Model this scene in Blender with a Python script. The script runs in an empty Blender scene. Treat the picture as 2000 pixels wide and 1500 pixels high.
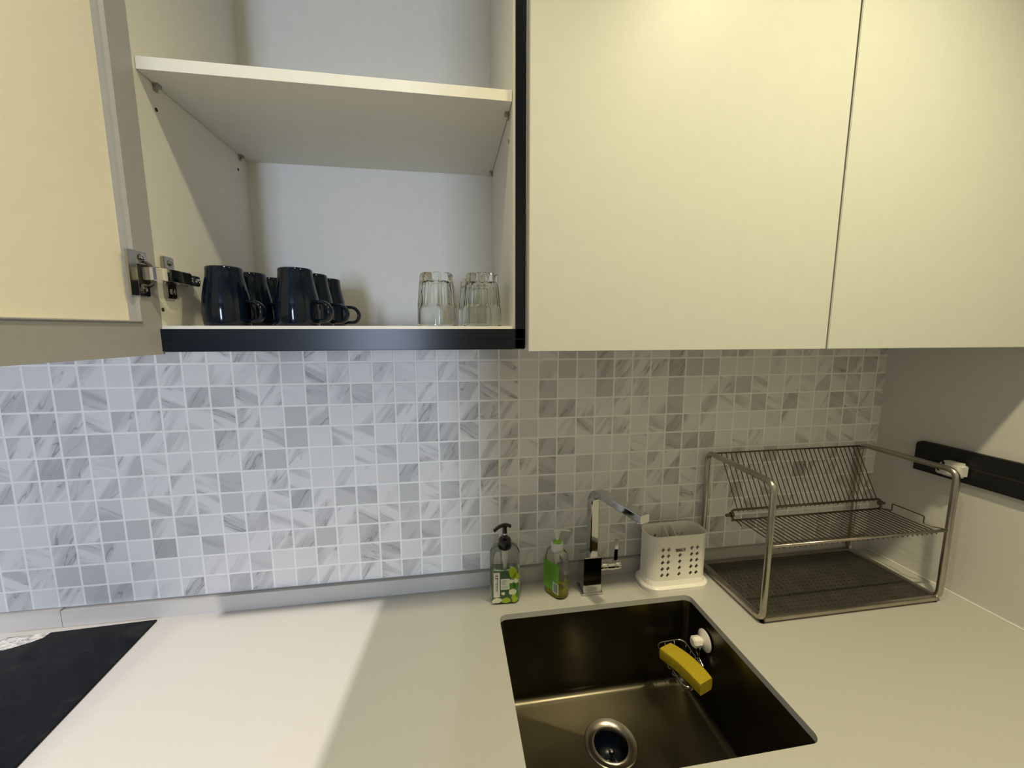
import bpy, bmesh, math, random
from mathutils import Vector, Matrix, Euler
from mathutils.geometry import tessellate_polygon
random.seed(7)
scene = bpy.context.scene
C = bpy.context.collection
S = 0.05            # one mosaic tile = 5 cm; layout below is written in tiles
ZC = 11.8           # tile row 0 sits 11.8 tiles over the worktop
def W(p): return Vector((p[0]*S, p[1]*S, 0.88 + (p[2]+ZC)*S))

# ------------------------------------------------------------------ camera
cam_d = bpy.data.cameras.new('camera'); cam = bpy.data.objects.new('camera', cam_d); C.objects.link(cam)
yaw, pitch, roll = 0.15522, -0.133876, -0.000476
f = Vector((math.sin(yaw)*math.cos(pitch), math.cos(yaw)*math.cos(pitch), math.sin(pitch)))
r0 = Vector((math.cos(yaw), -math.sin(yaw), 0)); u0 = r0.cross(f)
r = r0*math.cos(roll) + u0*math.sin(roll); u = -r0*math.sin(roll) + u0*math.cos(roll)
M = Matrix((r, u, -f)).transposed().to_4x4(); M.translation = W((17.5877, -19.6705, 1.47699))
cam.matrix_world = M
cam_d.sensor_width = 36; cam_d.lens = 785*36/2000; cam_d.clip_start = 0.01
scene.camera = cam
# ------------------------------------------------------------------ exposure, world, lamps
vs = scene.view_settings; vs.view_transform = 'Standard'; vs.look = 'None'; vs.gamma = 1; vs.use_curve_mapping = False
vs.exposure = 0.0
w = bpy.data.worlds.new('world'); scene.world = w; w.use_nodes = True
w.node_tree.nodes['Background'].inputs[0].default_value = (0.75, 0.82, 1, 1)
w.node_tree.nodes['Background'].inputs[1].default_value = 0.0
def lamp(name, p, power, color, radius=0.035, spot=None, blend=0.5, aim=None):
    d = bpy.data.lights.new(name, 'SPOT' if spot else 'POINT'); d.energy = power; d.color = color; d.shadow_soft_size = radius
    if spot: d.spot_size = math.radians(spot); d.spot_blend = blend
    o = bpy.data.objects.new(name, d); o.location = W(p); C.objects.link(o)
    if aim: o.rotation_euler = (W(aim)-W(p)).to_track_quat('-Z', 'Y').to_euler()
    return o
WARM = (1.0, 0.88, 0.53)
NEUT = (1.0, 0.91, 0.88)
lamp('ceiling_lamp_hob', (0.7, -16.1, 21.4), 108, NEUT, 0.018, 130, 1.0, (0.7, -16.1, 0))
lamp('ceiling_lamp_far', (-6.1, -16.1, 21.4), 13, NEUT, 0.010, 130, 1.0, (-6.1, -16.1, 0))
lamp('ceiling_lamp_middle', (16.15, -16.1, 21.4), 27, WARM, 0.03, 130, 1.0, (16.15, -16.1, 0))
lamp('ceiling_lamp_sink', (31.0, -16.1, 21.4), 62, WARM, 0.03, 130, 1.0, (31, -16.1, 0))
def area(name, p, aim, sx, sy, power, color):
    d = bpy.data.lights.new(name, 'AREA'); d.shape = 'RECTANGLE'; d.size = sx; d.size_y = sy; d.energy = power; d.color = color
    o = bpy.data.objects.new(name, d); o.location = W(p); C.objects.link(o)
    o.rotation_euler = (W(aim)-W(p)).to_track_quat('-Z', 'Y').to_euler(); return o
area('window_daylight', (0, -110, 0), (12, 0, -2), 0.45, 1.1, 94, (0.65, 0.77, 1.0))

# ------------------------------------------------------------------ materials
def mat(name, color=(.8,.8,.8), rough=.5, metal=0.0, **k):
    m = bpy.data.materials.new(name); m.use_nodes = True
    b = m.node_tree.nodes['Principled BSDF']
    b.inputs['Base Color'].default_value = (*color, 1); b.inputs['Roughness'].default_value = rough; b.inputs['Metallic'].default_value = metal
    for kk, v in k.items(): b.inputs[kk.replace('_', ' ')].default_value = v
    return m
class NT:
    def __init__(s, m): s.t = m.node_tree; s.b = s.t.nodes['Principled BSDF']
    def n(s, ty, **k):
        x = s.t.nodes.new(ty)
        for a, v in k.items(): setattr(x, a, v)
        return x
    def l(s, a, b): s.t.links.new(a, b)
    def math(s, op, a, b=None, c=None):
        x = s.n('ShaderNodeMath', operation=op)
        for i, v in enumerate((a, b, c)):
            if v is None: continue
            if isinstance(v, (int, float)): x.inputs[i].default_value = v
            else: s.l(v, x.inputs[i])
        return x.outputs[0]
    def mix(s, fac, a, b, ty='RGBA'):
        x = s.n('ShaderNodeMix', data_type='RGBA')
        if isinstance(fac, (int, float)): x.inputs[0].default_value = fac
        else: s.l(fac, x.inputs[0])
        for i, v in ((6, a), (7, b)):
            if isinstance(v, tuple): x.inputs[i].default_value = (*v, 1)
            else: s.l(v, x.inputs[i])
        return x.outputs[2]
    def ramp(s, v, stops):
        x = s.n('ShaderNodeValToRGB'); s.l(v, x.inputs[0]); e = x.color_ramp.elements
        while len(e) < len(stops): e.new(0.5)
        for i, (p, c) in enumerate(stops): e[i].position = p; e[i].color = (*c, 1) if isinstance(c, tuple) else (c, c, c, 1)
        return x.outputs[0]
    def noise(s, vec, scale, detail=3, rough=.5, dist=0):
        x = s.n('ShaderNodeTexNoise'); s.l(vec, x.inputs['Vector']); x.inputs['Scale'].default_value = scale
        x.inputs['Detail'].default_value = detail; x.inputs['Roughness'].default_value = rough; x.inputs['Distortion'].default_value = dist
        return x.outputs[0]
    def mapping(s, vec, rot=(0,0,0), scale=(1,1,1), loc=(0,0,0)):
        x = s.n('ShaderNodeMapping'); s.l(vec, x.inputs[0]); x.inputs[1].default_value = loc; x.inputs[2].default_value = rot; x.inputs[3].default_value = scale
        return x.outputs[0]
    def obj(s): return s.n('ShaderNodeTexCoord').outputs['Object']
    def bump(s, h, strength=.3, dist=.001):
        x = s.n('ShaderNodeBump'); x.inputs['Strength'].default_value = strength; x.inputs['Distance'].default_value = dist
        s.l(h, x.inputs['Height']); s.l(x.outputs[0], s.b.inputs['Normal'])
def speckle(name, c1, c2, scale, rough, bump=0.0, metal=0.0, stretch=(1,1,1), lo=.35, hi=.65):
    m = mat(name, c1, rough, metal); t = NT(m); o = t.mapping(t.obj(), scale=stretch)
    nz = t.noise(o, scale, 4, .6); col = t.ramp(nz, [(lo, c1), (hi, c2)]); t.l(col, t.b.inputs['Base Color'])
    if bump: t.bump(nz, bump, .0005)
    return m
def tile_material():
    m = mat('marble_mosaic', rough=.4, Specular_IOR_Level=.35); t = NT(m)
    o = t.mapping(t.obj(), scale=(1/S, 1/S, 1/S))
    sp = t.n('ShaderNodeSeparateXYZ'); t.l(o, sp.inputs[0]); x, z = sp.outputs[0], sp.outputs[2]
    fx, fz = t.math('FLOOR', x), t.math('FLOOR', z)
    lx, lz = t.math('FRACT', x), t.math('FRACT', z)
    ex = t.math('MINIMUM', lx, t.math('SUBTRACT', 1, lx)); ez = t.math('MINIMUM', lz, t.math('SUBTRACT', 1, lz))
    e = t.math('MINIMUM', ex, ez)
    grout = t.ramp(e, [(.036, 1.0), (.052, 0.0)])
    cell = t.n('ShaderNodeCombineXYZ'); t.l(fx, cell.inputs[0]); t.l(fz, cell.inputs[1])
    wn = t.n('ShaderNodeTexWhiteNoise', noise_dimensions='3D'); t.l(cell.outputs[0], wn.inputs[0])
    rs = t.n('ShaderNodeSeparateColor'); t.l(wn.outputs[1], rs.inputs[0]); r1, r2, r3 = rs.outputs
    # veins: every tile is cut from another spot of the slab
    off = t.n('ShaderNodeVectorMath', operation='MULTIPLY_ADD'); t.l(wn.outputs[1], off.inputs[0]); off.inputs[1].default_value = (37, 0, 23); t.l(o, off.inputs[2])
    flip = t.math('GREATER_THAN', r1, .70)
    def veins(ang):
        v = t.mapping(off.outputs[0], rot=(0, math.radians(ang), 0))
        v = t.mapping(v, scale=(1.0, 1, .16))
        broad = t.noise(v, 1.7, 2, .5, .15)
        thin = t.noise(v, 1.25, 3, .5, .25)
        d = t.math('ABSOLUTE', t.math('SUBTRACT', thin, .5))
        return broad, d
    b1, d1 = veins(-33); b2, d2 = veins(62)
    def pick(a, b): 
        return t.math('ADD', t.math('MULTIPLY', a, t.math('SUBTRACT', 1, flip)), t.math('MULTIPLY', b, flip))
    broad, d = pick(b1, b2), pick(d1, d2)
    amount = t.ramp(r2, [(.24, 0.0), (.52, 1.0)])
    bm = t.math('MULTIPLY', t.ramp(broad, [(.46, 0.0), (.60, 1.0)]), amount)
    tm = t.math('MULTIPLY', t.ramp(d, [(0.0, 1.0), (.014, 0.0)]), amount)
    tm = t.math('MULTIPLY', tm, t.ramp(broad, [(.44, 0.0), (.56, 1.0)]))
    c = t.mix(t.math('MULTIPLY', t.ramp(r3, [(.76, 0.0), (.86, 1.0)]), .75), (.80, .80, .80), (.54, .545, .55))
    c = t.mix(t.math('MULTIPLY', bm, .5), c, (.36, .365, .375))
    c = t.mix(t.math('MULTIPLY', tm, .6), c, (.16, .165, .17))
    c = t.mix(grout, c, (.95, .95, .94))
    t.l(c, t.b.inputs['Base Color'])
    ro = t.math('MULTIPLY_ADD', grout, .3, .42); t.l(ro, t.b.inputs['Roughness'])
    t.bump(t.ramp(e, [(.03, 0.0), (.07, 1.0)]), .5, .0012)
    return m
MT = {
 'tile': tile_material(),
 'wall': speckle('wall_paint', (.66,.65,.62), (.68,.67,.64), 60, .6, .05),
 'ceiling': mat('ceiling_paint', (.66,.65,.62), .7), 'wall_far': mat('far_wall_paint', (.46,.45,.42), .7),
 'floor': speckle('floor_vinyl', (.22,.17,.12), (.30,.24,.18), 6, .5),
 'top': speckle('quartz_worktop', (.495,.49,.465), (.515,.51,.485), 260, .40, 0),
 'door': speckle('door_laminate', (.59,.61,.585), (.605,.625,.60), 40, .45, .03),
 'inner': speckle('door_inner_lightened', (.91,.87,.78), (.93,.89,.80), 40, .5, .03),  # lighter than the door laminate to make up for weak light there
 'white': speckle('white_melamine', (.75,.745,.71), (.77,.765,.73), 60, .5, .03),
 'dframe': speckle('grey_door_frame', (.37,.375,.40), (.39,.395,.42), 80, .38, .04),
 'black': mat('black_profile', (.002,.005,.012), .28, Specular_IOR_Level=.3),
 'gap': mat('dark_gap', (.02,.018,.015), .8),
 'chrome': mat('chrome', (.62,.62,.62), .07, 1),
 'nickel': mat('nickel', (.42,.40,.37), .18, 1),
 'rack': speckle('rack_steel', (.40,.36,.31), (.52,.48,.43), 12, .28, .1, 1),
 'wire': mat('rack_wire', (.16,.12,.085), .38, .9),
 'mug': mat('navy_glaze', (.002,.006,.014), .09, Specular_IOR_Level=.32),
 'glass': mat('glass', (.96,.98,.96), .01, 0, Transmission_Weight=1.0, IOR=1.48),
 'plastic_w': mat('cream_plastic', (.95,.92,.85), .35, Subsurface_Weight=.0),
 'white_plug': mat('white_plastic', (.78,.78,.76), .3),
 'hob': None, 'pump_b': mat('black_plastic', (.008,.008,.009), .25),
 'pump_w': mat('translucent_white_plastic', (.82,.83,.78), .3),
 'lime': mat('lime_plastic', (.30,.62,.03), .35),
 'bottle': mat('clear_bottle', (.95,.98,.95), .03, 0, Transmission_Weight=1.0, IOR=1.25),
 'soap': mat('yellow_soap', (.75,.70,.03), .05, 0, Transmission_Weight=.85, IOR=1.33),
 'soap_c': mat('clear_green_soap', (.72,.86,.70), .05, 0, Transmission_Weight=.9, IOR=1.33),
 'sponge': speckle('yellow_sponge', (.42,.31,.008), (.50,.38,.012), 300, .9, .6),
}
def steel(name, c1, c2, rough, dents=False):
    m = mat(name, c1, rough, 1); t = NT(m); o = t.obj()
    n1 = t.noise(t.mapping(o, scale=(1, 1, 1)), 9, 4, .6); n2 = t.noise(t.mapping(o, scale=(1, 30, 1)), 30, 2, .5)
    t.l(t.ramp(n1, [(.35, c1), (.65, c2)]), t.b.inputs['Base Color'])
    t.l(t.math('MULTIPLY_ADD', t.noise(o, 9, 3, .5), .10, rough-.05), t.b.inputs['Roughness'])
    t.bump(n2, .12, .0003); return m
MT['sink'] = steel('brushed_sink_steel', (.115,.103,.076), (.14,.126,.094), .32)
MT['tray'] = speckle('perforated_tray', (.075,.07,.06), (.11,.10,.085), 30, .45, 0, .6)
def holes(m):
    t = NT(m); o = t.mapping(t.obj(), scale=(1/.0125, 1/.0125, 1))
    sp = t.n('ShaderNodeSeparateXYZ'); t.l(o, sp.inputs[0])
    row = t.math('FLOOR', sp.outputs[1]); sh = t.math('MULTIPLY', t.math('MODULO', row, 2), .5)
    a = t.math('SUBTRACT', t.math('FRACT', t.math('ADD', sp.outputs[0], sh)), .5); b = t.math('SUBTRACT', t.math('FRACT', sp.outputs[1]), .5)
    d = t.math('SQRT', t.math('ADD', t.math('MULTIPLY', a, a), t.math('MULTIPLY', b, b)))
    msk = t.ramp(d, [(.15, 1.0), (.19, 0.0)])
    src = t.b.inputs['Base Color'].links[0].from_socket
    t.l(t.mix(msk, src, (.03, .027, .022)), t.b.inputs['Base Color'])
holes(MT['tray'])
def hobmat():
    m = mat('black_ceramic_glass', (.008,.009,.011), .14, Specular_IOR_Level=.10); t = NT(m); o = t.obj()
    n = t.noise(t.mapping(o, scale=(1.0, 1.6, 1)), 9, 5, .62, 1.2)
    t.l(t.ramp(n, [(.48, (.007,.008,.010)), (.80, (.020,.020,.020))]), t.b.inputs['Base Color'])
    t.l(t.ramp(n, [(.40, .10), (.70, .34)]), t.b.inputs['Roughness']); return m
MT['hob'] = hobmat()
def stickermat():
    m = mat('foil_label', (.6,.6,.6), .3); t = NT(m)
    n = t.noise(t.mapping(t.obj(), rot=(0,0,.5), scale=(1, 2.2, 1)), 70, 4, .6, 1.5)
    t.l(t.ramp(n, [(.38, (.25,.25,.25)), (.52, (.62,.61,.59)), (.7, (.80,.79,.77))]), t.b.inputs['Base Color']); return m
MT['sticker'] = stickermat()

# ------------------------------------------------------------------ mesh helpers (tile units)
def base(name, p, label=None, cat=None, group=None, rz=0):
    o = bpy.data.objects.new(name, None); o.location = W(p); o.rotation_euler = (0, 0, rz); C.objects.link(o); o.empty_display_size = .02
    if label: o['label'] = label
    if cat: o['category'] = cat
    if group: o['group'] = group
    return o
def org(o):
    v = Vector((0, 0, 0))
    while o: v = v + o.location; o = o.parent
    return v
def mk(name, bm, m, parent=None, smooth=False, at=None, bevel=0, local=False, auto=None):
    """link a bmesh drawn in tile units as one object; local=True: drawn around the parent's base"""
    me = bpy.data.meshes.new(name)
    o = bpy.data.objects.new(name, me)
    if parent: o.parent = parent; po = org(parent)
    else:
        po = Vector((0, 0, 0))
    if at is not None: o.location = W(at) - po; po = W(at)
    for v in bm.verts: v.co = (v.co*S) if local else (W(v.co) - po)
    bmesh.ops.recalc_face_normals(bm, faces=bm.faces[:])
    if bevel:
        bmesh.ops.bevel(bm, geom=bm.edges[:], offset=bevel*S, segments=2, affect='EDGES', clamp_overlap=True)
    for fc in bm.faces: fc.smooth = smooth
    bm.to_mesh(me); bm.free(); me.materials.append(MT[m] if isinstance(m, str) else m)
    if smooth and auto: 
        me.set_sharp_from_angle(angle=math.radians(auto))
    C.objects.link(o); return o
def tag(o, label, cat, group=None):
    o['label'] = label; o['category'] = cat
    if group: o['group'] = group
    return o
def struct(o): o['kind'] = 'structure'; return o
def B(): return bmesh.new()
def box(bm, x0, x1, y0, y1, z0, z1):
    v = [bm.verts.new((x, y, z)) for x in (x0, x1) for y in (y0, y1) for z in (z0, z1)]
    for q in ((0,1,3,2), (4,6,7,5), (0,4,5,1), (2,3,7,6), (0,2,6,4), (1,5,7,3)): bm.faces.new([v[i] for i in q])
    return bm
def prism(bm, pts, z0, z1):
    a = [bm.verts.new((x, y, z0)) for x, y in pts]; b = [bm.verts.new((x, y, z1)) for x, y in pts]; n = len(pts)
    bm.faces.new(a[::-1]); bm.faces.new(b)
    for i in range(n): bm.faces.new((a[i], a[(i+1) % n], b[(i+1) % n], b[i]))
    return bm
def loft(bm, loops, close=True, cap0=False, cap1=False):
    rows = [[bm.verts.new(p) for p in l] for l in loops]; n = len(rows[0])
    for a, b in zip(rows, rows[1:]):
        for i in range(n if close else n-1): bm.faces.new((a[i], a[(i+1) % n], b[(i+1) % n], b[i]))
    if cap0: bm.faces.new(rows[0][::-1])
    if cap1: bm.faces.new(rows[-1])
    return rows
def lathe(bm, prof, c, n=40, axis='Z', cap0=True, cap1=True):
    loops = []
    for rr, h in prof:
        l = []
        for i in range(n):
            a = 2*math.pi*i/n; p = (rr*math.cos(a), rr*math.sin(a), h)
            if axis == 'X': p = (p[2], p[0], p[1])
            if axis == 'Y': p = (p[0], p[2], p[1])
            l.append((c[0]+p[0], c[1]+p[1], c[2]+p[2]))
        loops.append(l)
    loft(bm, loops, cap0=cap0, cap1=cap1); return bm
def rrect(x0, x1, y0, y1, rad, n=6):
    out = []
    for cx, cy, a0 in ((x1-rad, y1-rad, 0), (x0+rad, y1-rad, 90), (x0+rad, y0+rad, 180), (x1-rad, y0+rad, 270)):
        for i in range(n+1):
            a = math.radians(a0 + 90*i/n); out.append((cx+rad*math.cos(a), cy+rad*math.sin(a)))
    return out
def fillet(pts, rad, n=5, closed=False):
    P = [Vector(p) for p in pts]; out = []; N = len(P)
    for i in range(N):
        if not closed and i in (0, N-1): out.append(P[i]); continue
        a, b, c = P[i-1], P[i], P[(i+1) % N]
        d1 = (a-b); d2 = (c-b); rr = min(rad, d1.length*.49, d2.length*.49)
        p1 = b + d1.normalized()*rr; p2 = b + d2.normalized()*rr
        for k in range(n+1):
            t = k/n; out.append(p1*(1-t)**2 + b*2*t*(1-t) + p2*t*t)
    return out
def tube(bm, pts, rad, n=10, closed=False, flat=None):
    P = [Vector(p) for p in pts]; N = len(P); rows = []; prev = None
    for i in range(N):
        if closed: tg = (P[(i+1) % N] - P[i-1]).normalized()
        else: tg = (P[min(i+1, N-1)] - P[max(i-1, 0)]).normalized()
        if prev is None:
            ref = Vector((0, 0, 1)) if abs(tg.z) < .9 else Vector((1, 0, 0)); a = tg.cross(ref).normalized()
        else: a = (prev - tg*prev.dot(tg)).normalized()
        prev = a; b = tg.cross(a)
        rows.append([bm.verts.new(P[i] + (a*math.cos(2*math.pi*k/n) + b*math.sin(2*math.pi*k/n))*rad) for k in range(n)])
    rng = range(N) if closed else range(N-1)
    for i in rng:
        A, Bq = rows[i], rows[(i+1) % N]
        sh = 0
        if closed and i == N-1:
            sh = min(range(n), key=lambda s: sum((A[k].co - Bq[(k+s) % n].co).length for k in range(n)))
        for k in range(n): bm.faces.new((A[k], A[(k+1) % n], Bq[(k+1+sh) % n], Bq[(k+sh) % n]))
    if not closed: bm.faces.new(rows[0][::-1]); bm.faces.new(rows[-1])
    return bm
def sweep(bm, pts, side, w, d, rad=0.0):
    """rectangular bar along pts; side = sideways unit vector (constant)"""
    P = [Vector(p) for p in pts]; sd = Vector(side).normalized(); N = len(P); rows = []
    for i in range(N):
        tg = (P[min(i+1, N-1)] - P[max(i-1, 0)]).normalized(); up = sd.cross(tg).normalized()
        prof = rrect(-w/2, w/2, -d/2, d/2, rad or .001, 3)
        rows.append([tuple(P[i] + sd*a + up*b) for a, b in prof])
    loft(bm, rows, cap0=True, cap1=True); return bm

# ------------------------------------------------------------------ the room
XR, XL, YF, ZF, ZT = 42.62, -48.0, -112.0, -11.8-17.6, 21.8
struct(mk('wall_back', box(B(), XL, XR, 0.0, 2, ZF, ZT), 'wall'))
struct(mk('wall_right', box(B(), XR, XR+2, YF, 2, ZF, ZT), 'wall'))
struct(mk('wall_left', box(B(), XL-2, XL, YF, 2, ZF, ZT), 'wall_far'))
struct(mk('wall_front', box(B(), XL-2, XR+2, YF-2, YF, ZF, ZT), 'wall_far'))
struct(mk('added_shade_wall', box(B(), 14.3, XR, -28, -26, ZF, ZT), 'wall_far'))  # partial wall added behind the camera to keep daylight off the right side
struct(mk('floor', box(B(), XL-2, XR+2, YF-2, 2, ZF-1, ZF), 'floor'))
struct(mk('ceiling', box(B(), XL-2, XR+2, YF-2, 2, ZT, ZT+1), 'ceiling'))
bs = struct(mk('wall_backsplash', box(B(), -12, XR, -.08, 0.0, -10.92, .95), 'tile', at=(0, 0, 0)))
# plain blocks added out of sight behind the open door to shade the wall
struct(mk('added_shade_block', box(B(), 4.4, 8.95, -6.5, 0, .86, ZT), 'white'))
struct(mk('added_shade_block.001', box(B(), -14, 4.4, -6.0, 0, .86, ZT), 'white'))

# ------------------------------------------------------------------ worktop, upstand
def slab_with_hole(outer, inner, z0, z1):
    bm = B()
    for z, flip in ((z1, False), (z0, True)):
        polys = [[Vector((x, y, 0)) for x, y in outer], [Vector((x, y, 0)) for x, y in inner]]
        flat = polys[0] + polys[1]; vs_ = [bm.verts.new((p.x, p.y, z)) for p in flat]
        for t3 in tessellate_polygon(polys):
            try: bm.faces.new([vs_[i] for i in (t3 if not flip else t3[::-1])])
            except ValueError: pass
        if z == z1: top = vs_
        else: bot = vs_
    n1 = len(outer); n2 = len(inner)
    for s, n in ((0, n1), (n1, n2)):
        for i in range(n): bm.faces.new((top[s+i], top[s+(i+1) % n], bot[s+(i+1) % n], bot[s+i]))
    return bm
SX0, SX1, SY0, SY1, SR = 19.65, 29.33, -9.98, -2.53, .34
hole = rrect(SX0, SX1, SY0, SY1, SR, 6)
wt = mk('worktop', slab_with_hole([(-12, -12.6), (XR, -12.6), (XR, -.001), (-12, -.001)], hole, -12.08, -11.8), 'top')
tag(wt, 'pale quartz kitchen worktop with a cut-out for the sink', 'worktop')
bm = box(B(), -12, .15, -.28, -.001, -11.8, -10.93); box(bm, .17, XR, -.28, -.001, -11.8, -11.0)
up = mk('upstand', bm, 'top'); tag(up, 'low pale upstand strip along the foot of the mosaic tiles', 'upstand')
sl = B(); tube(sl, [(XR-.02, -.3, -11.78), (XR-.02, -12.6, -11.78)], .05, 6)
struct(mk('trim_1', sl, 'white_plug'))

# ------------------------------------------------------------------ sink
sink = base('sink', ((SX0+SX1)/2, (SY0+SY1)/2, -16.8), 'brushed steel undermount sink with a round drain', 'sink')
def rl(ins, z, rad):
    pts = rrect(SX0-.04+ins, SX1+.04-ins, SY0-.04+ins, SY1+.04-ins, rad, 6); out = []
    for k in range(len(pts)):
        a, b = pts[k], pts[(k+1) % len(pts)]
        m_ = 9 if k % 7 == 6 else 1
        for q in range(m_): out.append((a[0]+(b[0]-a[0])*q/m_, a[1]+(b[1]-a[1])*q/m_, z))
    return out
DX, DY = 24.32, -5.0
loops = [rl(-.5, -12.10, .8), rl(0, -12.10, .36), rl(0.0, -12.16, .36), rl(.03, -16.15, .34)]
for k in range(1, 8):
    a = math.pi/2*k/7; loops.append(rl(.03+.40*(1-math.cos(a)), -16.15-.40*math.sin(a), .34-.12*k/7))
inner = loops[-1]
drain_loop = []
for x, y, z in inner:
    a = math.atan2(y-DY, x-DX); drain_loop.append((DX+1.14*math.cos(a), DY+1.14*math.sin(a), -16.70))
bm = B(); loft(bm, loops+[drain_loop])
mk('basin', bm, 'sink', sink, smooth=True, auto=35)
bm = B(); lathe(bm, [(1.17, -16.72), (1.16, -16.66), (1.12, -16.64), (1.04, -16.66), (.92, -16.70), (.84, -16.77), (.80, -16.74), (.76, -16.74), (.73, -16.80), (.725, -16.86)], (DX, DY, 0), 48, cap0=False, cap1=False)
mk('drain_flange', bm, 'rack', sink, smooth=True, auto=40)
bm = B(); lathe(bm, [(.73, -16.84), (.72, -17.5), (.3, -17.7), (.0001, -17.7)], (DX, DY, 0), 32, cap0=False)
mk('drain_strainer', bm, 'black', sink, smooth=True)
bm = B(); lathe(bm, [(.07, -17.7), (.07, -17.2), (.12, -17.15), (.13, -17.05), (.08, -16.98), (.0001, -16.97)], (DX+.02, DY-.05, 0), 20)
tube(bm, [(DX-.5, DY-.4, -17.45), (DX-.25, DY-.25, -17.25), (DX, DY-.2, -17.35)], .05, 8)
tube(bm, [(DX+.1, DY-.15, -17.3), (DX+.35, DY-.55, -17.5)], .05, 8)
mk('strainer_knob', bm, 'chrome', sink, smooth=True)

# ------------------------------------------------------------------ hob and label
hob = base('hob', (1.2, -5.6, -11.8), 'narrow black glass hob set on the worktop at lower left', 'hob')
bm = B(); prism(bm, [(4.05, -.45), (4.40, -10.8), (-1.75, -10.8), (-1.75, -.92), (-1.55, -.70)], -11.8, -11.72)
mk('glass_plate', bm, 'hob', hob, bevel=.015)
bm = B(); pl = [(-1.52, -.78), (.02, -.66), (-.02, -.95), (-.25, -1.14), (-.66, -1.36), (-1.0, -1.5), (-1.66, -1.56), (-1.66, -.96)]
prism(bm, pl, -11.718, -11.700)
stk = mk('label_sheet', bm, 'sticker'); tag(stk, 'torn shiny foil label lying on the far left corner of the black hob', 'label')

# ------------------------------------------------------------------ open wall cabinet
Zb, ZTOP = 1.60, 20.6
PXL, PXR, PF, PB = 9.42, 19.68, -6.5, -.30
cab = base('wall_cabinet', (14.5, -3.4, .86), 'open white wall cabinet with a black bottom frame, holding mugs and glasses', 'cabinet')
bm = box(B(), 9.0, PXL, PF, -.01, .86, ZTOP)
mk('side_panel', bm, 'white', cab)
mk('side_panel', box(B(), PXR, 20.0, PF, -.01, .86, ZTOP), 'white', cab)
mk('back_panel', box(B(), PXL, PXR, PB, -.01, 1.2, ZTOP), 'white', cab)
mk('bottom_panel', box(B(), PXL, PXR, PF-.03, PB, 1.24, Zb), 'white', cab)
mk('top_panel', box(B(), PXL, PXR, PF, PB, ZTOP-.36, ZTOP), 'white', cab)
mk('shelf', box(B(), PXL+.02, PXR-.02, -6.42, PB, 8.44, 8.76), 'white', cab)
# black frame: two-step bottom profile and right stile
bm = box(B(), 9.0, 20.06, -6.60, PF-.031, 1.19, 1.505); box(bm, 9.0, 20.06, -6.60, PF-.031, .87, 1.17); box(bm, 9.0, 20.06, -6.57, PF, .88, 1.2)
box(bm, 9.0, 20.06, PF, -.01, .84, .86)
box(bm, 19.75, 20.06, -6.60, PF-.001, .87, ZTOP)
mk('black_frame', bm, 'black', cab)
for x, y in ((PXL, -5.72), (PXL, -.95), (PXR, -5.75), (PXR, -.85)):
    s = 1 if x < 15 else -1; bm = B(); box(bm, x, x+s*.15, y-.09, y+.09, 8.34, 8.44); box(bm, x, x+s*.06, y-.07, y+.07, 8.24, 8.35)
    mk('shelf_pin', bm, 'nickel', cab)
for x, y, z in ((PXL, -5.74, 7.75), (PXL, -1.13, 7.83), (PXR, -5.7, 7.6), (PXL, -6.42, 2.06)):
    s = 1 if x < 15 else -1; bm = B(); lathe(bm, [(.055, 0), (.055, s*.012)], (x, y, z), 14, axis='X'); mk('pin_hole', bm, 'gap', cab)
# the door, swung open past 90 degrees: hinged edge at DH, local +x runs from the hinge edge towards the room
DH = (9.415, -6.51, 0); dv = Vector((-.1, -1, 0)).normalized(); nv = Vector((1, -.1, 0)).normalized()   # nv: inner face normal (faces the opening)
DW, DTH, Z0, Z1 = 10.75, .40, .78, ZTOP+.1
def D(a, n, z): p = Vector(DH) + dv*a + nv*n; return (p.x, p.y, z)
def dbox(bm, a0, a1, n0, n1, z0, z1):
    v = [bm.verts.new(D(a, n, z)) for a in (a0, a1) for n in (n0, n1) for z in (z0, z1)]
    for q in ((0,1,3,2), (4,6,7,5), (0,4,5,1), (2,3,7,6), (0,2,6,4), (1,5,7,3)): bm.faces.new([v[i] for i in q])
    return bm
door = mk('door', dbox(B(), 0.02, DW, -DTH, -.19, Z0, Z1), 'door', cab); door['label'] = 'open cream cabinet door'
ST, RL = .74, .95
bm = B()
def ring_frame(bm):
    def rc(a, b, n): return [D(x, n, z) for x, z in ((a, Z0+b), (DW-a, Z0+b), (DW-a, Z1-b), (a, Z1-b))]
    loft(bm, [rc(0, 0, -.19), rc(0, 0, 0), rc(ST-.10, RL-.05, 0), rc(ST-.06, RL-.03, .05), rc(ST-.01, RL-.01, .05), rc(ST+.05, RL, -.02), rc(ST+.10, RL+.01, -.05), rc(ST+.12, RL+.01, -.17)])
ring_frame(bm)
fr = mk('door_frame', bm, 'dframe', door); fr['label'] = 'raised grey rim of the door'
bm = dbox(B(), ST-.2, DW-ST+.2, -.19, -.16, Z0+RL-.2, Z1-RL+.2)
mk('inner_panel', bm, 'inner', door)
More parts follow.
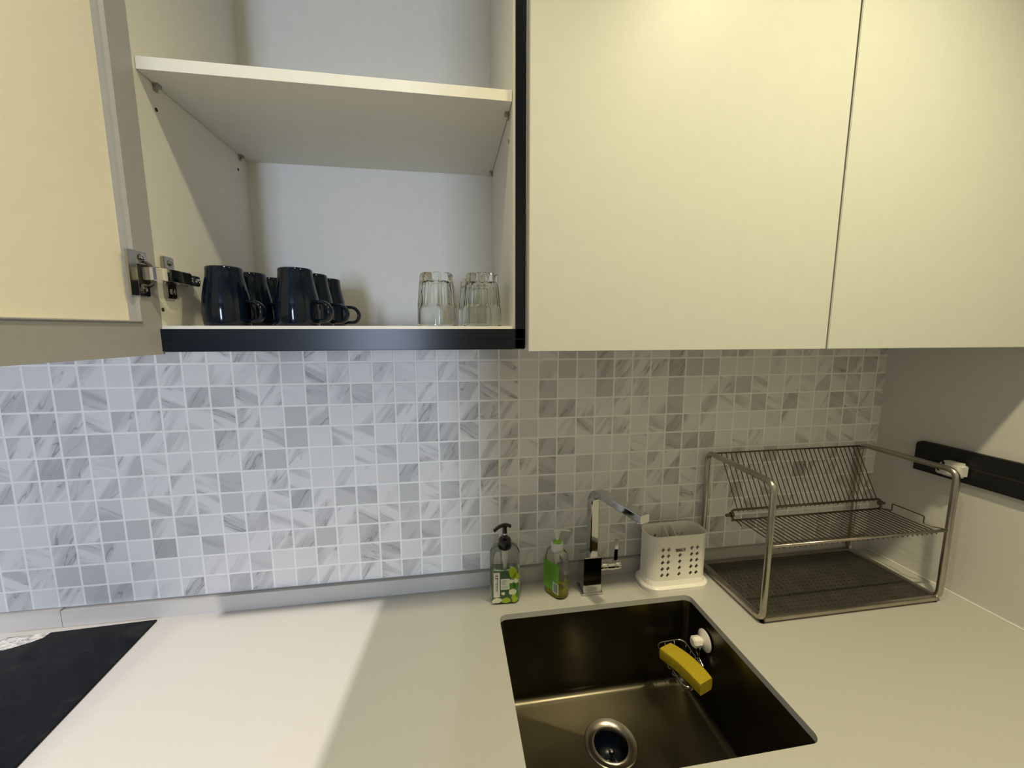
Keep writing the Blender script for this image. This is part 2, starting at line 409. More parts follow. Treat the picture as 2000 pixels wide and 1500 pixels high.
# hinge
hz = 3.0
hg = mk('hinge', dbox(B(), .34, .92, 0.0, .05, hz+.24, hz+.58), 'nickel', cab)
bm = B(); dbox(bm, .34, .92, 0, .05, hz-.60, hz-.26); dbox(bm, .70, .95, 0, .06, hz-.60, hz+.58)
pts = []
for k in range(15):
    a = math.radians(-105+210*k/14); pts.append(Vector(D(.48, .03, hz)) + (-dv)*math.cos(a)*.34 + Vector((0,0,1))*math.sin(a)*.34)
tube(bm, pts, .065, 8)
mk('hinge_cup', bm, 'nickel', hg, bevel=0)
bm = B()
cup_c = D(.42, .02, hz); n_ = nv
lp = []
for rr, h in ((.30, 0.01), (.30, .03), (.0001, .03)):
    lp.append([tuple(Vector(D(.50, h, hz)) + dv*math.cos(2*math.pi*k/20)*rr + Vector((0,0,1))*math.sin(2*math.pi*k/20)*rr) for k in range(20)])
loft(bm, lp, cap0=True); mk('cup_recess', bm, 'gap', hg)
bm = B(); sweep(bm, fillet([D(.50, .04, hz), D(.46, .36, hz), D(.22, .50, hz), (9.84, -5.85, hz)], .12, 4), (0, 0, 1), .36, .12, .02)
mk('hinge_arm', bm, 'chrome', hg)
bm = B(); box(bm, PXL+.12, PXL+.42, -6.05, -5.62, hz-.18, hz+.20); box(bm, PXL+.10, PXL+.30, -5.62, -4.98, hz-.15, hz+.17)
mk('arm_clip', bm, 'chrome', hg, bevel=.03)
bm = B(); box(bm, PXL, PXL+.12, -6.32, -5.88, hz-.60, hz-.15); box(bm, PXL, PXL+.12, -6.32, -5.88, hz+.15, hz+.60); box(bm, PXL, PXL+.10, -6.3, -5.2, hz-.16, hz+.16)
mk('mounting_plate', bm, 'nickel', hg, bevel=.03)
for q in ((PXL+.12, -6.08, hz+.42), (PXL+.12, -6.08, hz-.40), (PXL+.30, -5.48, hz), (PXL+.30, -5.12, hz)):
    bm = B(); lathe(bm, [(.09, 0), (.09, .03), (.05, .05), (.045, .02), (.0001, .02)], q, 16, axis='X', cap1=False); mk('screw', bm, 'chrome', hg, smooth=True, auto=30)
for a, z in ((.52, hz+.42), (.52, hz-.44)):
    lp = []
    for rr, h in ((.09, .06), (.09, .085), (.05, .095), (.04, .07), (.0001, .07)):
        lp.append([tuple(Vector(D(a, h, z)) + dv*math.cos(2*math.pi*k/16)*rr + Vector((0,0,1))*math.sin(2*math.pi*k/16)*rr) for k in range(16)])
    bm = B(); loft(bm, lp); mk('screw', bm, 'chrome', hg, smooth=True, auto=30)

# closed wall cabinets
def closed(x0, x1, label):
    c = base('wall_cabinet', ((x0+x1)/2, -3.4, .86), label, 'cabinet')
    mk('carcass', box(B(), x0+.02, x1-.02, -6.5, -.01, .86, ZTOP), 'white', c)
    mk('edge_gap', box(B(), x0+.04, x1-.04, -6.56, -6.501, .9, ZTOP), 'gap', c)
    mk('door', box(B(), x0+.035, x1-.035, -6.95, -6.562, .78, ZTOP+.1), 'door', c, bevel=.02)
closed(20.08, 31.17, 'closed cream wall cabinet above the sink and tap')
closed(31.17, XR, 'closed cream wall cabinet at the right wall above the dish rack')

# ------------------------------------------------------------------ mugs
def make_mug(loc, label, rz):
    t = base('mug', loc, label, 'mug', 'upturned navy mugs in the cabinet', rz)
    out = [(.60, .0), (.635, .02), (.655, .15), (.665, .4), (.655, .7), (.625, .95), (.575, 1.2), (.53, 1.42), (.505, 1.6), (.50, 1.74), (.485, 1.785), (.46, 1.80), (.42, 1.80), (.40, 1.775), (.0001, 1.77)]
    inn = [(.0001, 1.68), (.40, 1.66), (.45, 1.5), (.50, 1.25), (.57, .95), (.605, .6), (.61, .2), (.60, .0)]
    bm = B(); lathe(bm, inn+out[1:], (0, 0, 0), 48, cap0=False, cap1=False)
    bmesh.ops.remove_doubles(bm, verts=bm.verts[:], dist=.0005)
    mk('body', bm, 'mug', t, smooth=True, local=True, auto=50)
    bm = B(); path = fillet([(.60, 0, .76), (1.02, 0, .74), (1.20, 0, .50), (1.10, 0, .17), (.62, 0, .16)], .22, 5)
    rows = []
    P = path
    for i in range(len(P)):
        tg = (P[min(i+1, len(P)-1)]-P[max(i-1, 0)]).normalized(); sd = Vector((0, 1, 0)); un = sd.cross(tg)
        rows.append([tuple(P[i] + sd*.13*math.cos(2*math.pi*k/12) + un*.065*math.sin(2*math.pi*k/12)) for k in range(12)])
    loft(bm, rows, cap0=True, cap1=True); mk('handle', bm, 'mug', t, smooth=True, local=True)
    return t
def dup(root, loc, rz, label):
    q = root.copy(); C.objects.link(q); q.location = W(loc); q.rotation_euler = (0, 0, rz); q['label'] = label
    for ch in list(root.children):
        c = ch.copy(); C.objects.link(c); c.parent = q
    return q
mug0 = make_mug((10.74, -5.6, Zb), 'navy blue upturned mug nearest the door hinge, front of the left row', -.25)
for loc, rz, lab in (((10.86, -4.25, Zb), -.2, 'navy blue upturned mug in the middle of the left row, behind the front left mug'),
                     ((10.95, -2.9, Zb), -.15, 'navy blue upturned mug at the back of the left row, mostly hidden'),
                     ((12.80, -5.6, Zb), -.35, 'navy blue upturned mug at the front of the right row with glossy highlights'),
                     ((12.88, -4.27, Zb), -.1, 'navy blue upturned mug in the middle of the right row, handle to the right'),
                     ((12.98, -2.95, Zb), -.05, 'navy blue upturned mug at the back of the right row, its handle farthest right')):
    dup(mug0, loc, rz, lab)
# tumblers
def make_tumbler(loc, label):
    t = base('tumbler', loc, label, 'glass', 'upturned glass tumblers in the cabinet')
    n = 60; nf = 10; loops = []
    def ring(rad, z, k):      # k = how faceted
        l = []
        for i in range(n):
            a = 2*math.pi*i/n; aa = (a % (2*math.pi/nf)) - math.pi/nf
            fct = math.cos(math.pi/nf)/math.cos(aa)
            l.append((rad*(1+(fct-1)*k)*math.cos(a), rad*(1+(fct-1)*k)*math.sin(a), z))
        return l
    loops = [ring(.60, .03, 0), ring(.645, .0, 0), ring(.675, .03, 0), ring(.665, .3, 0), ring(.655, .58, 0), ring(.655, .64, .6), ring(.645, .72, 1.35), ring(.60, 1.2, 1.35), ring(.565, 1.6, 1.35), ring(.555, 1.70, 1.2), ring(.52, 1.76, .5), ring(.40, 1.765, 0), ring(.36, 1.74, 0), ring(.0001, 1.73, 0)]
    inner = [ring(.60, .03, 0), ring(.595, .5, 0), ring(.54, 1.1, .5), ring(.49, 1.42, .5), ring(.42, 1.50, 0), ring(.0001, 1.52, 0)]
    bm = B(); loft(bm, inner[::-1]); loft(bm, loops)
    bmesh.ops.remove_doubles(bm, verts=bm.verts[:], dist=.0006)
    mk('glass_body', bm, 'glass', t, smooth=True, local=True, auto=18)
    return t
gl0 = make_tumbler((17.22, -5.5, Zb), 'clear fluted glass tumbler standing upside down, leftmost of the tumblers')
dup(gl0, (18.75, -5.55, Zb), .25, 'clear fluted glass tumbler upside down at the right cabinet side, front one')
dup(gl0, (18.64, -4.1, Zb), .1, 'clear fluted glass tumbler mostly hidden behind the right front tumbler')

# ------------------------------------------------------------------ tap
tap = base('tap', (24.5, -1.35, -11.8), 'square chrome kitchen tap with a long flat spout behind the sink', 'tap')
bm = B(); box(bm, 23.93, 25.03, -1.86, -.84, -11.8, -11.68); mk('base_plate', bm, 'chrome', tap, bevel=.02)
bm = B(); box(bm, 24.02, 24.94, -1.80, -.90, -11.68, -9.80); mk('body', bm, 'chrome', tap, bevel=.03)
sdx = Vector((25.68, -4.55, 0)) - Vector((24.60, -1.32, 0)); sdn = sdx.normalized(); side = Vector((-sdn.y, sdn.x, 0))
bm = B()
path = fillet([(24.58, -1.35, -9.8), (24.58, -1.35, -6.42), (24.58+sdx.x, -1.35+sdx.y, -6.50)], .75, 14)
sweep(bm, path, side, .50, .38, .05); mk('spout', bm, 'chrome', tap, smooth=False)
bm = B(); e = path[-1]; lathe(bm, [(.15, 0), (.15, -.12), (.12, -.14)], (e.x-sdn.x*.3, e.y-sdn.y*.3, e.z-.17), 20)
mk('aerator', bm, 'chrome', tap, smooth=True, auto=40)
bm = B(); lathe(bm, [(.26, 0), (.26, .42), (.24, .45), (.26, .48), (.27, 1.12), (.24, 1.16)], (24.94, -1.35, -10.55), 28, axis='X'); mk('mixer_barrel', bm, 'chrome', tap, smooth=True, auto=40)
bm = B(); sweep(bm, [(25.86, -1.35, -10.3), (25.90, -1.30, -9.72), (25.97, -1.22, -9.28)], (0, 1, 0), .11, .20, .02); mk('lever', bm, 'chrome', tap)

# ------------------------------------------------------------------ soap bottles
def super_loop(cx, cy, w, d, z, rad): return [(cx+x, cy+y, z) for x, y in rrect(-w/2, w/2, -d/2, d/2, min(rad, d/2*.98, w/2*.98), 6)]
def bottle_shell(name, w, d, h, neck, parent, m):
    prof = [(w*.90, d*.88, 0, .3), (w*.97, d*.97, .05, .35), (w, d, .12, .36), (w, d, h-.55, .38), (w*.97, d*.95, h-.35, .40), (w*.82, d*.85, h-.15, .45), (w*.5, d*.62, h-.04, .45), (neck*2, neck*2, h, neck), (neck*2, neck*2, h+.18, neck)]
    bm = B(); loft(bm, [super_loop(0, 0, a, b, z, rd) for a, b, z, rd in prof], cap0=True, cap1=True)
    return mk(name, bm, m, parent, smooth=True, local=True, auto=60)
b1 = base('soap_bottle', (20.08, -1.42, -11.8), 'clear pump bottle of dish soap with green apple label and black pump', 'bottle', rz=-.05)
bottle_shell('bottle_body', 1.46, .86, 2.95, .27, b1, 'bottle')
bm = B(); loft(bm, [super_loop(0, 0, a, b, z, .3) for a, b, z in ((1.28, .70, .06), (1.36, .76, .14), (1.36, .76, 1.75))], cap0=True, cap1=True)
mk('soap_liquid', bm, 'soap_c', b1, smooth=True, local=True, auto=50)
bm = B(); lathe(bm, [(.28, 2.72), (.31, 2.76), (.31, 3.12), (.27, 3.22), (.14, 3.26), (.12, 3.4)], (0, 0, 0), 28); mk('pump_collar', bm, 'pump_b', b1, smooth=True, local=True, auto=40)
bm = B(); lathe(bm, [(.085, 3.3), (.085, 3.56)], (0, 0, 0), 16); mk('pump_stem', bm, 'pump_w', b1, smooth=True, local=True, auto=40)
bm = B(); lathe(bm, [(.12, 3.5), (.10, 3.72), (.12, 3.84)], (0, 0, 0), 20)
sweep(bm, fillet([(.30, 0, 3.82), (.05, 0, 3.92), (-.25, 0, 3.84), (-.52, 0, 3.62)], .2, 4), (0, 1, 0), .22, .12, .05)
mk('pump_head', bm, 'pump_b', b1, smooth=True, local=True, auto=50)
bm = B(); lathe(bm, [(.16, 2.70), (.14, 2.2), (.09, 2.0), (.09, 1.6), (.06, 1.55)], (0, 0, 0), 16); tube(bm, [(0, 0, 1.6), (.05, 0, .15)], .04, 8)
mk('dip_tube', bm, 'pump_w', b1, smooth=True, local=True)
def patch(bm, pts, y0=-.445, y1=-.435):
    a = [bm.verts.new((x, y0, z)) for x, z in pts]; b = [bm.verts.new((x, y1, z)) for x, z in pts]; n = len(pts)
    bm.faces.new(a); bm.faces.new(b[::-1])
    for i in range(n): bm.faces.new((a[i], a[(i+1) % n], b[(i+1) % n], b[i]))
def lab(par, name, shapes, color, y0=-.445, y1=-.435, rough=.4, label=None):
    bm = B()
    for s in shapes: patch(bm, s, y0, y1)
    o = mk(name, bm, mat(name+'_ink', color, rough), par, local=True)
    if label: o['label'] = label
    return o
def rect2(x0, x1, z0, z1): return [(x0, z0), (x1, z0), (x1, z1), (x0, z1)]
def blob(cx, cz, rx, rz_, n=14, seed=0):
    R = random.Random(seed); return [(cx+rx*(.8+.35*R.random())*math.cos(2*math.pi*k/n), cz+rz_*(.8+.35*R.random())*math.sin(2*math.pi*k/n)) for k in range(n)]
L = lab(b1, 'front_label', [rect2(-.26, .22, .40, 1.75)], (.05, .10, .05), -.440, -.434)
lab(L, 'name_strip', [rect2(-.58, -.28, .42, 1.70)], (.62, .64, .60), -.446, -.438)
lab(L, 'strip_lettering', [rect2(-.47, -.44, z, z+.11) for z in (.75, .90, 1.05)] + [rect2(-.42, -.38, z, z+.06) for z in [.72+.085*i for i in range(8)]] + [rect2(-.50, -.36, 1.5, 1.56), rect2(-.50, -.36, 1.38, 1.44)] , (.10, .12, .10), -.450, -.4461)
lab(L, 'text_box', [rect2(-.24, .20, .80, 1.36)], (.60, .63, .56), -.446, -.4405)
lab(L, 'text_lines', [rect2(-.19, .05, 1.24, 1.27), rect2(-.19, .00, 1.15, 1.18), rect2(-.19, .02, 1.06, 1.09), rect2(-.19, .12, .95, .97), rect2(-.19, .10, .88, .90)], (.22, .25, .2), -.450, -.4461)
for q in (blob(.36, 1.66, .20, .30, seed=1), blob(.50, 1.45, .18, .20, seed=2), blob(.02, .24, .24, .14, seed=4), blob(.44, .34, .16, .28, seed=5)):
    lab(L, 'apple_print', [q], (.30, .42, .02), -.446, -.4405)
for q in (blob(.50, 1.00, .15, .20, seed=6), blob(.34, .98, .16, .16, seed=9), blob(.56, .55, .09, .2, seed=19)):
    lab(L, 'leaf_print', [q], (.07, .20, .03), -.4475, -.4405)
for q in (blob(.34, .66, .20, .17, seed=7), blob(.50, 1.24, .14, .12, seed=8), blob(.28, 1.22, .12, .10, seed=18), blob(-.12, .60, .09, .08, seed=10), blob(-.42, .24, .24, .15, seed=11)):
    lab(L, 'blossom_print', [q], (.62, .66, .52), -.449, -.4405)

b2 = base('soap_bottle', (22.74, -1.36, -11.8), 'nearly empty yellow soap bottle with green label and white pump', 'bottle', rz=math.radians(-58))
bottle_shell('bottle_body', 1.30, .80, 2.45, .27, b2, 'bottle')
bm = B(); loft(bm, [super_loop(0, 0, a, b, z, .3) for a, b, z in ((1.12, .66, .06), (1.20, .72, .13), (1.20, .72, .62))], cap0=True, cap1=True)
mk('soap_liquid', bm, 'soap', b2, smooth=True, local=True, auto=50)
bm = B(); lathe(bm, [(.28, 2.30), (.31, 2.32), (.31, 2.72), (.27, 2.76), (.20, 2.74)], (0, 0, 0), 28); mk('pump_collar', bm, 'pump_w', b2, smooth=True, local=True, auto=40)
bm = B(); lathe(bm, [(.22, 2.70), (.20, 2.82), (.10, 2.86), (.09, 2.9)], (0, 0, 0), 24); mk('lock_ring', bm, 'lime', b2, smooth=True, local=True, auto=40)
bm = B(); lathe(bm, [(.075, 2.85), (.085, 3.05), (.15, 3.2), (.18, 3.36), (.10, 3.42)], (0, 0, 0), 20)
a_ = math.radians(58); dn = Vector((math.cos(a_), math.sin(a_), 0))     # nozzle points to the right in the room
sweep(bm, fillet([tuple(-dn*.20+Vector((0,0,3.42))), tuple(dn*.2+Vector((0,0,3.42))), tuple(dn*.62+Vector((0,0,3.33)))], .15, 4), (-dn.y, dn.x, 0), .22, .09, .04)
mk('pump_head', bm, 'pump_w', b2, smooth=True, local=True, auto=50)
bm = B(); lathe(bm, [(.15, 2.30), (.14, 1.95), (.08, 1.7), (.05, 1.6)], (0, 0, 0), 16); tube(bm, [(0, 0, 1.65), (.05, 0, .15)], .035, 8)
mk('dip_tube', bm, 'pump_w', b2, smooth=True, local=True)
L = lab(b2, 'back_label', [rect2(-.52, .50, .35, 1.85)], (.14, .38, .02), -.412, -.405)
lab(L, 'label_text', [rect2(-.44, -.44+.5+.35*((i*7) % 3)/3, 1.68-.095*i, 1.70-.095*i) for i in range(12)], (.04, .16, .01), -.416, -.4121)
lab(L, 'barcode_box', [rect2(.12, .50, .30, .84)], (.72, .75, .70), -.416, -.4121)
lab(L, 'barcode_bars', [rect2(.17, .45, z, z+.04) for z in (.36, .43, .50, .56, .63, .70, .76)], (.05, .08, .12), -.420, -.4161)

# ------------------------------------------------------------------ cutlery caddy with diamond holes
cx0, cx1, cy0, cy1, cz0, cz1 = 27.42, 30.62, -2.08, -.62, -11.8, -8.86
cad = base('cutlery_caddy', ((cx0+cx1)/2, (cy0+cy1)/2, -11.8), 'cream plastic cutlery caddy with diamond holes beside the dish rack', 'cutlery caddy')
RC = .50
def perim(n_c=6):
    w_, d_ = cx1-cx0, cy1-cy0; pts = []
    # start at front left straight start, go right along the front (y = cy0)
    return w_, d_
fw, fd = (cx1-cx0)-2*RC, (cy1-cy0)-2*RC; arc = math.pi*RC/2; PERI = 2*fw+2*fd+4*arc
def per_pt(s, inset, z):
    s = s % PERI; R_ = RC-inset
    segs = [('l', fw), ('a', arc), ('l', fd), ('a', arc), ('l', fw), ('a', arc), ('l', fd), ('a', arc)]
    cor = [(cx1-RC, cy0+RC, -90), (cx1-RC, cy1-RC, 0), (cx0+RC, cy1-RC, 90), (cx0+RC, cy0+RC, 180)]
    k = 0; ci = 0
    starts = [(cx0+RC, cy0+inset, 1, 0), (cx1-inset, cy0+RC, 0, 1), (cx1-RC, cy1-inset, -1, 0), (cx0+inset, cy1-RC, 0, -1)]
    li = 0
    for ty, ln in segs:
        if s <= ln+1e-9:
            if ty == 'l': q = starts[li]; return (q[0]+q[2]*s, q[1]+q[3]*s, z)
            c = cor[ci]; a = math.radians(c[2] + 90*s/ln); return (c[0]+R_*math.cos(a), c[1]+R_*math.sin(a), z)
        s -= ln
        if ty == 'l': li += 1
        else: ci += 1
    return per_pt(0, inset, z)
# grid lines along the perimeter; 'h' columns carry holes
cols = []; cw = .31
def addcol(s0, s1, h): cols.append((s0, s1, h))
front_h = [.03+cw*0, .03+cw*1]
x = 0.0
gp = (fw-5*cw)/2-.13
layout = [(cw, 1), (cw, 1), (gp, 0), (.13, 3), (cw, 2), (.13, 3), (gp, 0), (cw, 1), (cw, 1)]
s = 0.0
for wdt, h in layout: addcol(s, s+wdt, h); s += wdt
for k in range(5): addcol(s, s+arc/5, 0); s += arc/5
addcol(s, s+fd, 0) if fd > .01 else None; s += max(fd, 0)
for k in range(5): addcol(s, s+arc/5, 0); s += arc/5
for wdt, h in layout: addcol(s, s+wdt, h); s += wdt
for k in range(5): addcol(s, s+arc/5, 0); s += arc/5
addcol(s, s+fd, 0); s += fd
for k in range(5): addcol(s, s+arc/5, 0); s += arc/5
rows_z = [(-11.12+.345*i, -11.12+.345*(i+1)) for i in range(5)]
zl = [(-11.55, -11.25, 0), (-11.25, -11.12, 0)] + [(a, b, 1) for a, b in rows_z] + [(-9.395, -9.0, 0), (-9.0, cz1, 0)]
def flare(z): return -.16*max(0, min(1, (-11.25-z)/.4))**1.5 - (.03 if z > -8.9 else 0)
def cell(bm, s0, s1, z0, z1, ins, kind):
    def v(a, b): z = z0+(z1-z0)*b; return bm.verts.new(per_pt(s0+(s1-s0)*a, ins+flare(z), z))
    if kind == 0:
        bm.faces.new((v(0,0), v(1,0), v(1,1), v(0,1))); return
    hw, hh = .35, .38
    if kind == 2:
        h0, h1 = .0, .55
        for q in (((0,0),(1,0),(1,h0),(0,h0)), ((0,h1),(1,h1),(1,1),(0,1))): bm.faces.new([v(*p) for p in q])
        return
    N, E_, S_, W_ = (.5, .5+hh), (.5+hw, .5), (.5, .5-hh), (.5-hw, .5)
    for q in (((0,1),(0,.5),W_,N,(.5,1)), ((.5,1),N,E_,(1,.5),(1,1)), ((1,.5),E_,S_,(.5,0),(1,0)), ((0,.5),(0,0),(.5,0),S_,W_)): bm.faces.new([v(*p) for p in q])
bm = B()
for s0, s1, h in cols:
    nz = len(zl)
    for k, (z0, z1, hr) in enumerate(zl):
        kind = 0
        if hr and h == 1: kind = 1
        if hr and h == 2: kind = 1 if k <= 5 else 0
        if h >= 2 and k == 6: kind = 2
        cell(bm, s0, s1, z0, z1, 0, kind)
bmesh.ops.remove_doubles(bm, verts=bm.verts[:], dist=.002)
sh = mk('basket_wall', bm, 'plastic_w', cad)
md = sh.modifiers.new('s', 'SOLIDIFY'); md.thickness = .0022; md.offset = -1
bm = B(); N_ = 60
loft(bm, [[per_pt(PERI*i/N_, k, z) for i in range(N_)] for k, z in ((-.20, -11.8), (-.22, -11.74), (-.20, -11.66), (-.22, -11.60), (-.13, -11.50), (.10, -11.5), (.10, -11.62), (.9*RC, -11.62))], cap0=True, cap1=True)
mk('base_tray', bm, 'plastic_w', cad, smooth=True, auto=50)
bm = B(); mx = (cx0+cx1)/2
for sx in (-.22, .22):
    a = [(mx+sx-.02, cy1-.06, -11.5), (mx+sx-.02, cy0+.06, -11.5), (mx+sx-.02, cy0+.06, -9.7), (mx+sx-.02, cy1-.06, -8.92)]
    b = [(p[0]+.04, p[1], p[2]) for p in a]; va = [bm.verts.new(p) for p in a]; vb = [bm.verts.new(p) for p in b]
    bm.faces.new(va); bm.faces.new(vb[::-1])
    for i in range(4): bm.faces.new((va[i], va[(i+1) % 4], vb[(i+1) % 4], vb[i]))
mk('divider', bm, 'plastic_w', cad)

# ------------------------------------------------------------------ dish rack
RX0, RX1, RYF, RYB, RZT = 31.40, 41.10, -4.95, -.42, -5.12
rack = base('dish_rack', ((RX0+RX1)/2, (RYF+RYB)/2, -11.8), 'two-tier stainless steel dish rack on the worktop in the right corner', 'dish rack')
for x in (RX0, RX1):
    bm = B(); tube(bm, fillet([(x, RYF, -11.62), (x, RYF, RZT), (x, RYB, RZT), (x, RYB, -11.62)], .45, 6, closed=True), .14, 12, closed=True)
    mk('side_loop', bm, 'rack', rack, smooth=True)
for y in (RYF, RYB):
    bm = B(); box(bm, RX0+.1, RX1-.1, y-.05, y+.05, -11.70, -11.51); mk('base_bar', bm, 'rack', rack, bevel=.02)
bm = B(); box(bm, RX0+.12, RX1-.12, RYF+.05, RYB-.05, -11.66, -11.60)
mk('drip_tray', bm, 'tray', rack)
bm = B(); loft(bm, [[(RX0+.1+k, RYF+.04+k, z), (RX1-.1-k, RYF+.04+k, z), (RX1-.1-k, RYB-.04-k, z), (RX0+.1+k, RYB-.04-k, z)] for k, z in ((0, -11.72), (0, -11.52), (.08, -11.50), (.10, -11.60))])
mk('tray_rim', bm, 'rack', rack)
for x, y in ((RX0+.1, RYF+.1), (RX1-.1, RYF+.1), (RX0+.1, RYB-.1), (RX1-.1, RYB-.1)):
    bm = B(); lathe(bm, [(.12, -11.8), (.12, -11.72)], (x, y, 0), 12); mk('rubber_foot', bm, 'black', rack)
# lower shelf
ZS = -8.05; YB2 = -2.45; X0s, X1s = 31.75, 40.25
sh = mk('draining_shelf', tube(B(), [(RX0, RYF, ZS), (RX1, RYF, ZS)], .07, 8), 'rack', rack, smooth=True)
bm = B(); tube(bm, [(X0s-.25, YB2, ZS), (X1s+.1, YB2, ZS)], .05, 8); mk('cross_wire', bm, 'wire', sh, smooth=True)
nW = 32
for i in range(nW):
    xx = X0s + .15 + (X1s-X0s-.0)*i/(nW-1)
    bm = B(); tube(bm, fillet([(xx, YB2, ZS), (xx, RYF+.02, ZS-.02), (xx, RYF-.02, ZS-.14)], .05, 2), .026, 6); mk('shelf_wire', bm, 'wire', sh, smooth=True)
bm = B(); xx = X1s+.35; tube(bm, fillet([(xx-.3, YB2, ZS), (xx, YB2-.15, ZS), (xx, YB2-.35, ZS), (xx, YB2-.35, ZS+.40), (xx, RYF+.7, ZS+.40), (xx, RYF+.7, ZS+.05), (xx+.1, RYF+.45, ZS), (RX1-.1, RYF+.1, ZS)], .06, 3), .03, 6); mk('side_guard', bm, 'wire', sh, smooth=True)
bm = B(); xx = X0s-.05; tube(bm, fillet([(xx, YB2, ZS), (xx, YB2-.35, ZS-.02), (xx, YB2-.42, ZS-.12)], .04, 2), .03, 6); mk('side_guard', bm, 'wire', sh, smooth=True)
# plate rack leaning back
ZP = -7.55; yp = -2.35
pr = mk('plate_rack', tube(B(), fillet([(X0s-.1, yp, ZP), (X1s-.05, yp, ZP)], .1), .06, 8), 'wire', rack, smooth=True)
bm = B(); tube(bm, [(RX0+.1, RYB+.0, RZT-.08), (RX1-.1, RYB+.0, RZT-.08)], .045, 8); mk('top_wire', bm, 'wire', pr, smooth=True)
nP = 31
for i in range(nP):
    xb = X0s + .1 + (X1s-X0s-.2)*i/(nP-1); xt = RX0+.75 + (RX1-RX0-1.05)*i/(nP-1)
    bm = B(); tube(bm, [(xt, RYB-.02, RZT-.06), (xb, yp, ZP), (xb, yp-.09, ZP-.06)], .026, 6); mk('plate_wire', bm, 'wire', pr, smooth=True)
for xx, sg in ((X0s-.22, -1), (X1s+.12, 1)):
    bm = B(); tube(bm, fillet([(xx-sg*.15, yp, ZP), (xx, yp, ZP-.05), (xx, YB2, ZS+.08), (xx-sg*.12, YB2, ZS)], .08, 3), .055, 8)
    tube(bm, [(xx, yp-.02, ZP-.22), (xx+sg*.30, yp, ZP-.27)], .08, 8); lathe(bm, [(.13, -.07), (.13, .07)], (xx, yp-.03, ZP-.22), 12, axis='X')
    mk('pivot_joint', bm, 'wire', pr, smooth=True, auto=40)

# ------------------------------------------------------------------ power track and adaptor on the right wall
trk = base('power_track', (XR, -7, -5.2), 'black power track fixed to the right wall behind the dish rack', 'power track')
bm = B(); out = [( -2.24, -5.99), (-2.24, -4.63), (-2.28, -4.50), (-2.44, -4.40), (-15.0, -4.36), (-15.0, -5.94)]
a = [bm.verts.new((XR-.24, y, z)) for y, z in out]; b = [bm.verts.new((XR-.002, y, z)) for y, z in out]
bm.faces.new(a); bm.faces.new(b[::-1])
for i in range(len(out)): bm.faces.new((a[i], a[(i+1) % len(out)], b[(i+1) % len(out)], b[i]))
mk('track_rail', bm, mat('black_track', (.004,.004,.005), .5), trk)
bm = box(B(), XR-.255, XR-.2405, -14.9, -2.6, -5.22, -5.16); mk('track_slot', bm, 'gap', trk)
ad = base('socket_adaptor', (XR-.24, -4.1, -5.4), 'white socket adaptor plugged into the black power track', 'socket adaptor')
bm = B(); box(bm, XR-.85, XR-.241, -4.62, -3.72, -5.72, -4.98); o = mk('housing', bm, 'white_plug', ad, bevel=.13)
bm = B(); box(bm, XR-.52, XR-.241, -3.74, -3.40, -5.78, -5.30); mk('outlet_block', bm, 'white_plug', ad, bevel=.06)
bm = B(); lathe(bm, [(.09, 0), (.09, -.02)], (XR-.51, -3.56, -5.55), 16, axis='X'); mk('outlet_hole', bm, 'gap', ad)
bm = B(); box(bm, XR-.875, XR-.845, -3.98, -3.88, -5.15, -5.03); mk('outlet_hole', bm, 'gap', ad)

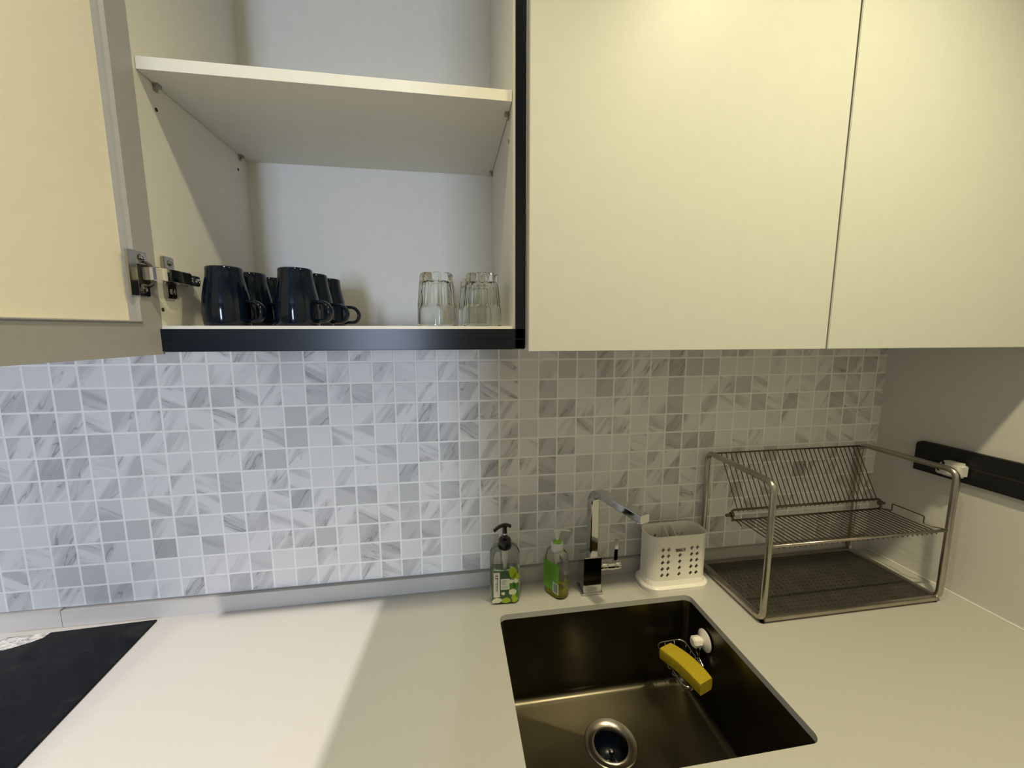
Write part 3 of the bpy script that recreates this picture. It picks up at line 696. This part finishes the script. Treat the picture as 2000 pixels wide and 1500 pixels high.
# ------------------------------------------------------------------ sponge basket in the sink
bx = base('sponge_basket', (28.1, -4.3, -14.5), 'chrome wire sponge basket held by white suction cup on the sink side', 'sponge basket')
cr = [(27.40, -2.95), (28.92, -2.90), (28.78, -5.35), (27.36, -5.55)]
Zr = -13.92
rim = mk('wire_rim', tube(B(), fillet([(x, y, Zr) for x, y in cr], .42, 6, closed=True), .045, 8, closed=True), 'chrome', bx, smooth=True)
for i in range(6):
    y = -3.25 - i*.40; xl, xr = 27.40, 28.88-.02*i
    bm = B(); tube(bm, fillet([(xl, y, Zr), (xl+.08, y, Zr-.42), (xr-.08, y, Zr-.42), (xr, y, Zr)], .14, 3), .024, 6); mk('basket_wire', bm, 'chrome', bx, smooth=True)
for i in range(2):
    xw = 27.9+.5*i; bm = B(); tube(bm, fillet([(xw, -2.95, Zr), (xw, -3.05, Zr-.42), (xw-.05, -5.3, Zr-.42), (xw-.06, -5.42, Zr)], .12, 3), .024, 6); mk('basket_wire', bm, 'chrome', bx, smooth=True)
bm = B(); lathe(bm, [(.50, -.02), (.50, -.05), (.42, -.10), (.22, -.17), (.14, -.20), (.14, -.30)], (29.31, -4.02, -13.13), 32, axis='X'); mk('suction_cup', bm, 'plastic_w', bx, smooth=True, auto=45)
bm = B(); lathe(bm, [(.25, -.28), (.26, -.32), (.26, -.62), (.18, -.68)], (29.31, -4.02, -13.13), 8, axis='X'); mk('suction_nut', bm, 'plastic_w', bx)
bm = B(); tube(bm, fillet([(29.05, -4.02, -13.3), (29.02, -4.1, -13.7), (28.86, -4.15, -13.95)], .1, 3), .04, 8)
tube(bm, fillet([(29.08, -3.9, -13.3), (29.08, -3.7, -13.9), (29.1, -4.4, -14.3), (28.85, -4.3, -14.3)], .15, 3), .035, 8); mk('hanger_wire', bm, 'chrome', bx, smooth=True)
# sponge
sp_o = base('sponge', (27.76, -4.86, -13.86), 'yellow sponge lying in the wire basket inside the sink', 'sponge', rz=math.radians(-72))
bm = B(); nseg = 14; rows = []
for i in range(nseg+1):
    t_ = i/nseg; xx = -1.10 + 2.2*t_; yy = .10*math.sin(math.pi*t_) ; zz = .05*math.sin(math.pi*t_)
    hw = .42 - .05*(abs(2*t_-1)**4); h0, h1 = .0+zz, .56+zz
    rows.append([(xx+.0, yy+a, b) for a, b in rrect(-hw, hw, h0, h1, .07, 3)])
loft(bm, rows, cap0=True, cap1=True); mk('sponge_block', bm, 'sponge', sp_o, smooth=True, local=True, auto=60)
